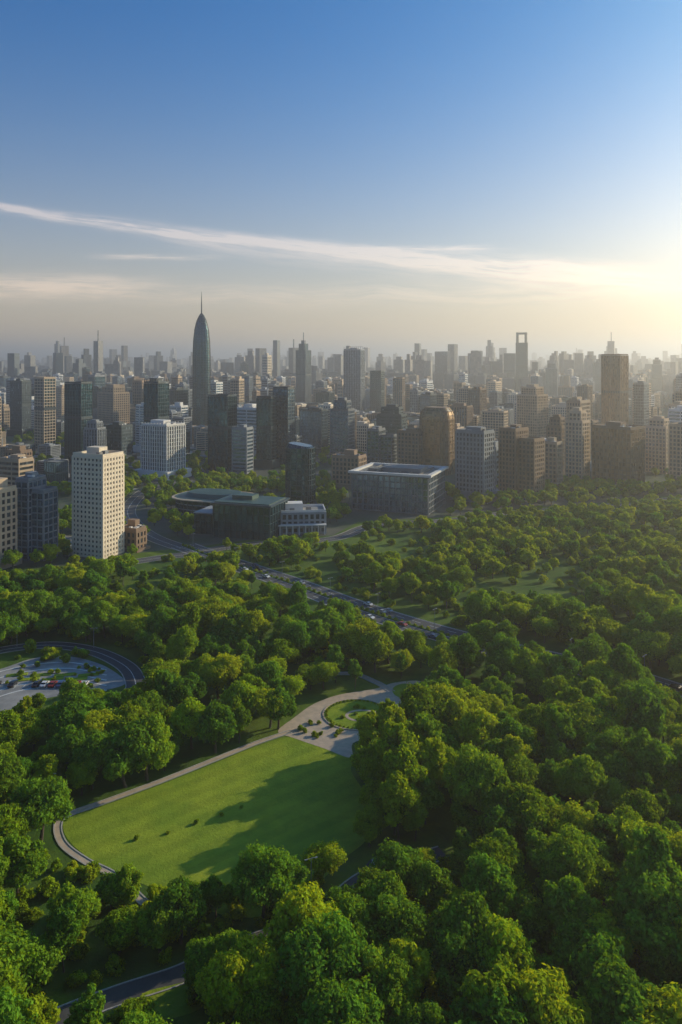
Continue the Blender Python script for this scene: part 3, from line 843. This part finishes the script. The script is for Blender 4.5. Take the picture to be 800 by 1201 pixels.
for u, v in ((365, 1050), (60, 942), (110, 760), (20, 758)):
    x, y = gp(u, v); obj('street_lamp', lm, (x, y, .05), rng.uniform(-.4, .4))
for i in range(3, len(hwP) - 3, 9):
    obj('street_lamp', lm, (hwP[i][0], hwP[i][1], .2), math.atan2(hwN[i][1], hwN[i][0]), (1, 1, 1.2))

# ------------------------------------------------------------------ atmosphere
a = Acc(); a.box(0, 17000, -60, 60000, 42000, 60 + 330, 0)
hz, nt, out = mat('haze_air')
vs = N(nt, 'ShaderNodeVolumeScatter'); vs.inputs['Density'].default_value = .00023; vs.inputs['Anisotropy'].default_value = .6
vs.inputs['Color'].default_value = (1, .96, .90, 1)
nt.links.new(vs.outputs[0], out.inputs['Volume'])
obj('haze', a.mesh('haze', [hz]))

sd = bpy.data.lights.new('sun', 'SUN'); sd.energy = 5.0; sd.angle = math.radians(.5); sd.color = (1, .84, .56)
so = bpy.data.objects.new('sun', sd); COL.objects.link(so)
sv = Vector((math.sin(SUN_AZ) * math.cos(SUN_EL), math.cos(SUN_AZ) * math.cos(SUN_EL), math.sin(SUN_EL)))
so.rotation_euler = sv.to_track_quat('Z', 'Y').to_euler(); so.location = (300, 200, 300)

w = bpy.data.worlds.new('World'); scene.world = w; w.use_nodes = True
nt = w.node_tree; nt.nodes.clear()
wo = N(nt, 'ShaderNodeOutputWorld'); bg = N(nt, 'ShaderNodeBackground'); nt.links.new(bg.outputs[0], wo.inputs[0])
sky = N(nt, 'ShaderNodeTexSky'); sky.sky_type = 'NISHITA'; sky.sun_disc = False
sky.sun_elevation = SUN_EL; sky.sun_rotation = SUN_AZ
sky.air_density = 1.0; sky.dust_density = 1.6; sky.ozone_density = 3.0; sky.altitude = 100
hs = N(nt, 'ShaderNodeHueSaturation'); hs.inputs['Saturation'].default_value = 1.25
nt.links.new(sky.outputs[0], hs.inputs['Color'])
tc = N(nt, 'ShaderNodeTexCoord'); sx = N(nt, 'ShaderNodeSeparateXYZ'); nt.links.new(tc.outputs['Generated'], sx.inputs[0])
az = M(nt, 'ARCTAN2', sx.outputs[0], sx.outputs[1]); el = M(nt, 'ARCSINE', sx.outputs[2])
def cvec(a_, sa, b_, sb, off=0):
    c = N(nt, 'ShaderNodeCombineXYZ')
    nt.links.new(M(nt, 'MULTIPLY', a_, sa), c.inputs[0]); nt.links.new(M(nt, 'MULTIPLY', b_, sb), c.inputs[1]); c.inputs[2].default_value = off
    return c.outputs[0]
def streak(c0, slope, wl, wr, a0, a1, amp, seed, soft=.08, wob=.012):
    wv = noise(nt, cvec(az, 5, el, 5, seed), 1.0, 3)
    line = M(nt, 'MULTIPLY_ADD', az, slope, c0)
    t = M(nt, 'SUBTRACT', M(nt, 'MULTIPLY_ADD', M(nt, 'SUBTRACT', wv, .5), wob * 2, el), line)
    wid = M(nt, 'MULTIPLY_ADD', az, (wr - wl) / .84, (wl + wr) / 2)
    g = M(nt, 'DIVIDE', t, M(nt, 'MAXIMUM', wid, .002))
    g = M(nt, 'POWER', 2.718, M(nt, 'MULTIPLY', M(nt, 'MULTIPLY', g, g), -1))
    nz = ramp(nt, noise(nt, cvec(M(nt, 'ADD', az, M(nt, 'MULTIPLY', t, .8)), 9, t, 130, seed + 2), 1.0, 8, .7), .3, .68)
    e = M(nt, 'MULTIPLY', ramp(nt, az, a0 - soft, a0 + soft), M(nt, 'SUBTRACT', 1, ramp(nt, az, a1 - soft, a1 + soft)))
    return M(nt, 'MULTIPLY', M(nt, 'MULTIPLY', g, nz), M(nt, 'MULTIPLY', e, amp), clamp=True)
S = [streak(.138, -.108, .0045, .014, -.9, .36, 1.8, 1.3),
     streak(.131, -.106, .008, .020, -.25, .40, .6, 4.1),
     streak(.143, 0.0, .004, .004, .03, .19, 1.3, 7.7, .05, .004),
     streak(.134, .02, .003, .003, -.30, -.17, 1.2, 9.2, .04, .004),
     streak(.102, .03, .014, .009, -.8, -.26, 1.0, 12.5, .06),
     streak(.082, 0.0, .012, .016, -1.2, 1.0, .55, 15.5, .06, .02)]
tot = S[0]
for s in S[1:]: tot = M(nt, 'ADD', tot, s, clamp=True)
# dusty low-level air: warmer and paler toward the horizon, deeper blue overhead, bright aureole round the sun
elp = M(nt, 'MAXIMUM', el, 0.0)
hi = ramp(nt, elp, .04, .46)
base = mixc(nt, hi, hs.outputs[0], mixc(nt, 1.0, hs.outputs[0], (.14, .82, 1.12), 'MULTIPLY'))
low = M(nt, 'POWER', 2.718, M(nt, 'MULTIPLY', elp, -8.5))
base = mixc(nt, M(nt, 'MULTIPLY', low, .72), base, (8.0, 5.4, 3.2))
dt = N(nt, 'ShaderNodeVectorMath', operation='DOT_PRODUCT'); nt.links.new(tc.outputs['Generated'], dt.inputs[0])
dt.inputs[1].default_value = (math.sin(SUN_AZ) * math.cos(.06), math.cos(SUN_AZ) * math.cos(.06), math.sin(.06))
au = M(nt, 'POWER', M(nt, 'MAXIMUM', dt.outputs['Value'], 0.0), 7.0)
au = M(nt, 'MULTIPLY', au, M(nt, 'POWER', 2.718, M(nt, 'MULTIPLY', elp, -3.0)))
base = mixc(nt, au, base, mixc(nt, 1.0, base, (14, 9.6, 4.8), 'ADD'))
cl = mixc(nt, 1.0, base, (1.15, 1.05, 1.0), 'MULTIPLY')
cl = mixc(nt, 1.0, cl, (3.0, 2.1, 1.4), 'ADD')
fin = mixc(nt, M(nt, 'MULTIPLY', tot, .95), base, cl)
nt.links.new(fin, bg.inputs[0]); bg.inputs[1].default_value = .125

cam = bpy.data.cameras.new('camera'); co = bpy.data.objects.new('camera', cam); COL.objects.link(co)
co.location = (0, 0, H); co.rotation_euler = (math.pi / 2, 0, 0)
cam.sensor_fit = 'VERTICAL'; cam.sensor_height = 36; cam.sensor_width = 24; cam.lens = 36 * F / 1201
cam.shift_y = -(600.5 - HZ) / 1201
cam.clip_start = 1; cam.clip_end = 100000
scene.camera = co
scene.view_settings.view_transform = 'Standard'; scene.view_settings.look = 'None'; scene.view_settings.exposure = 0
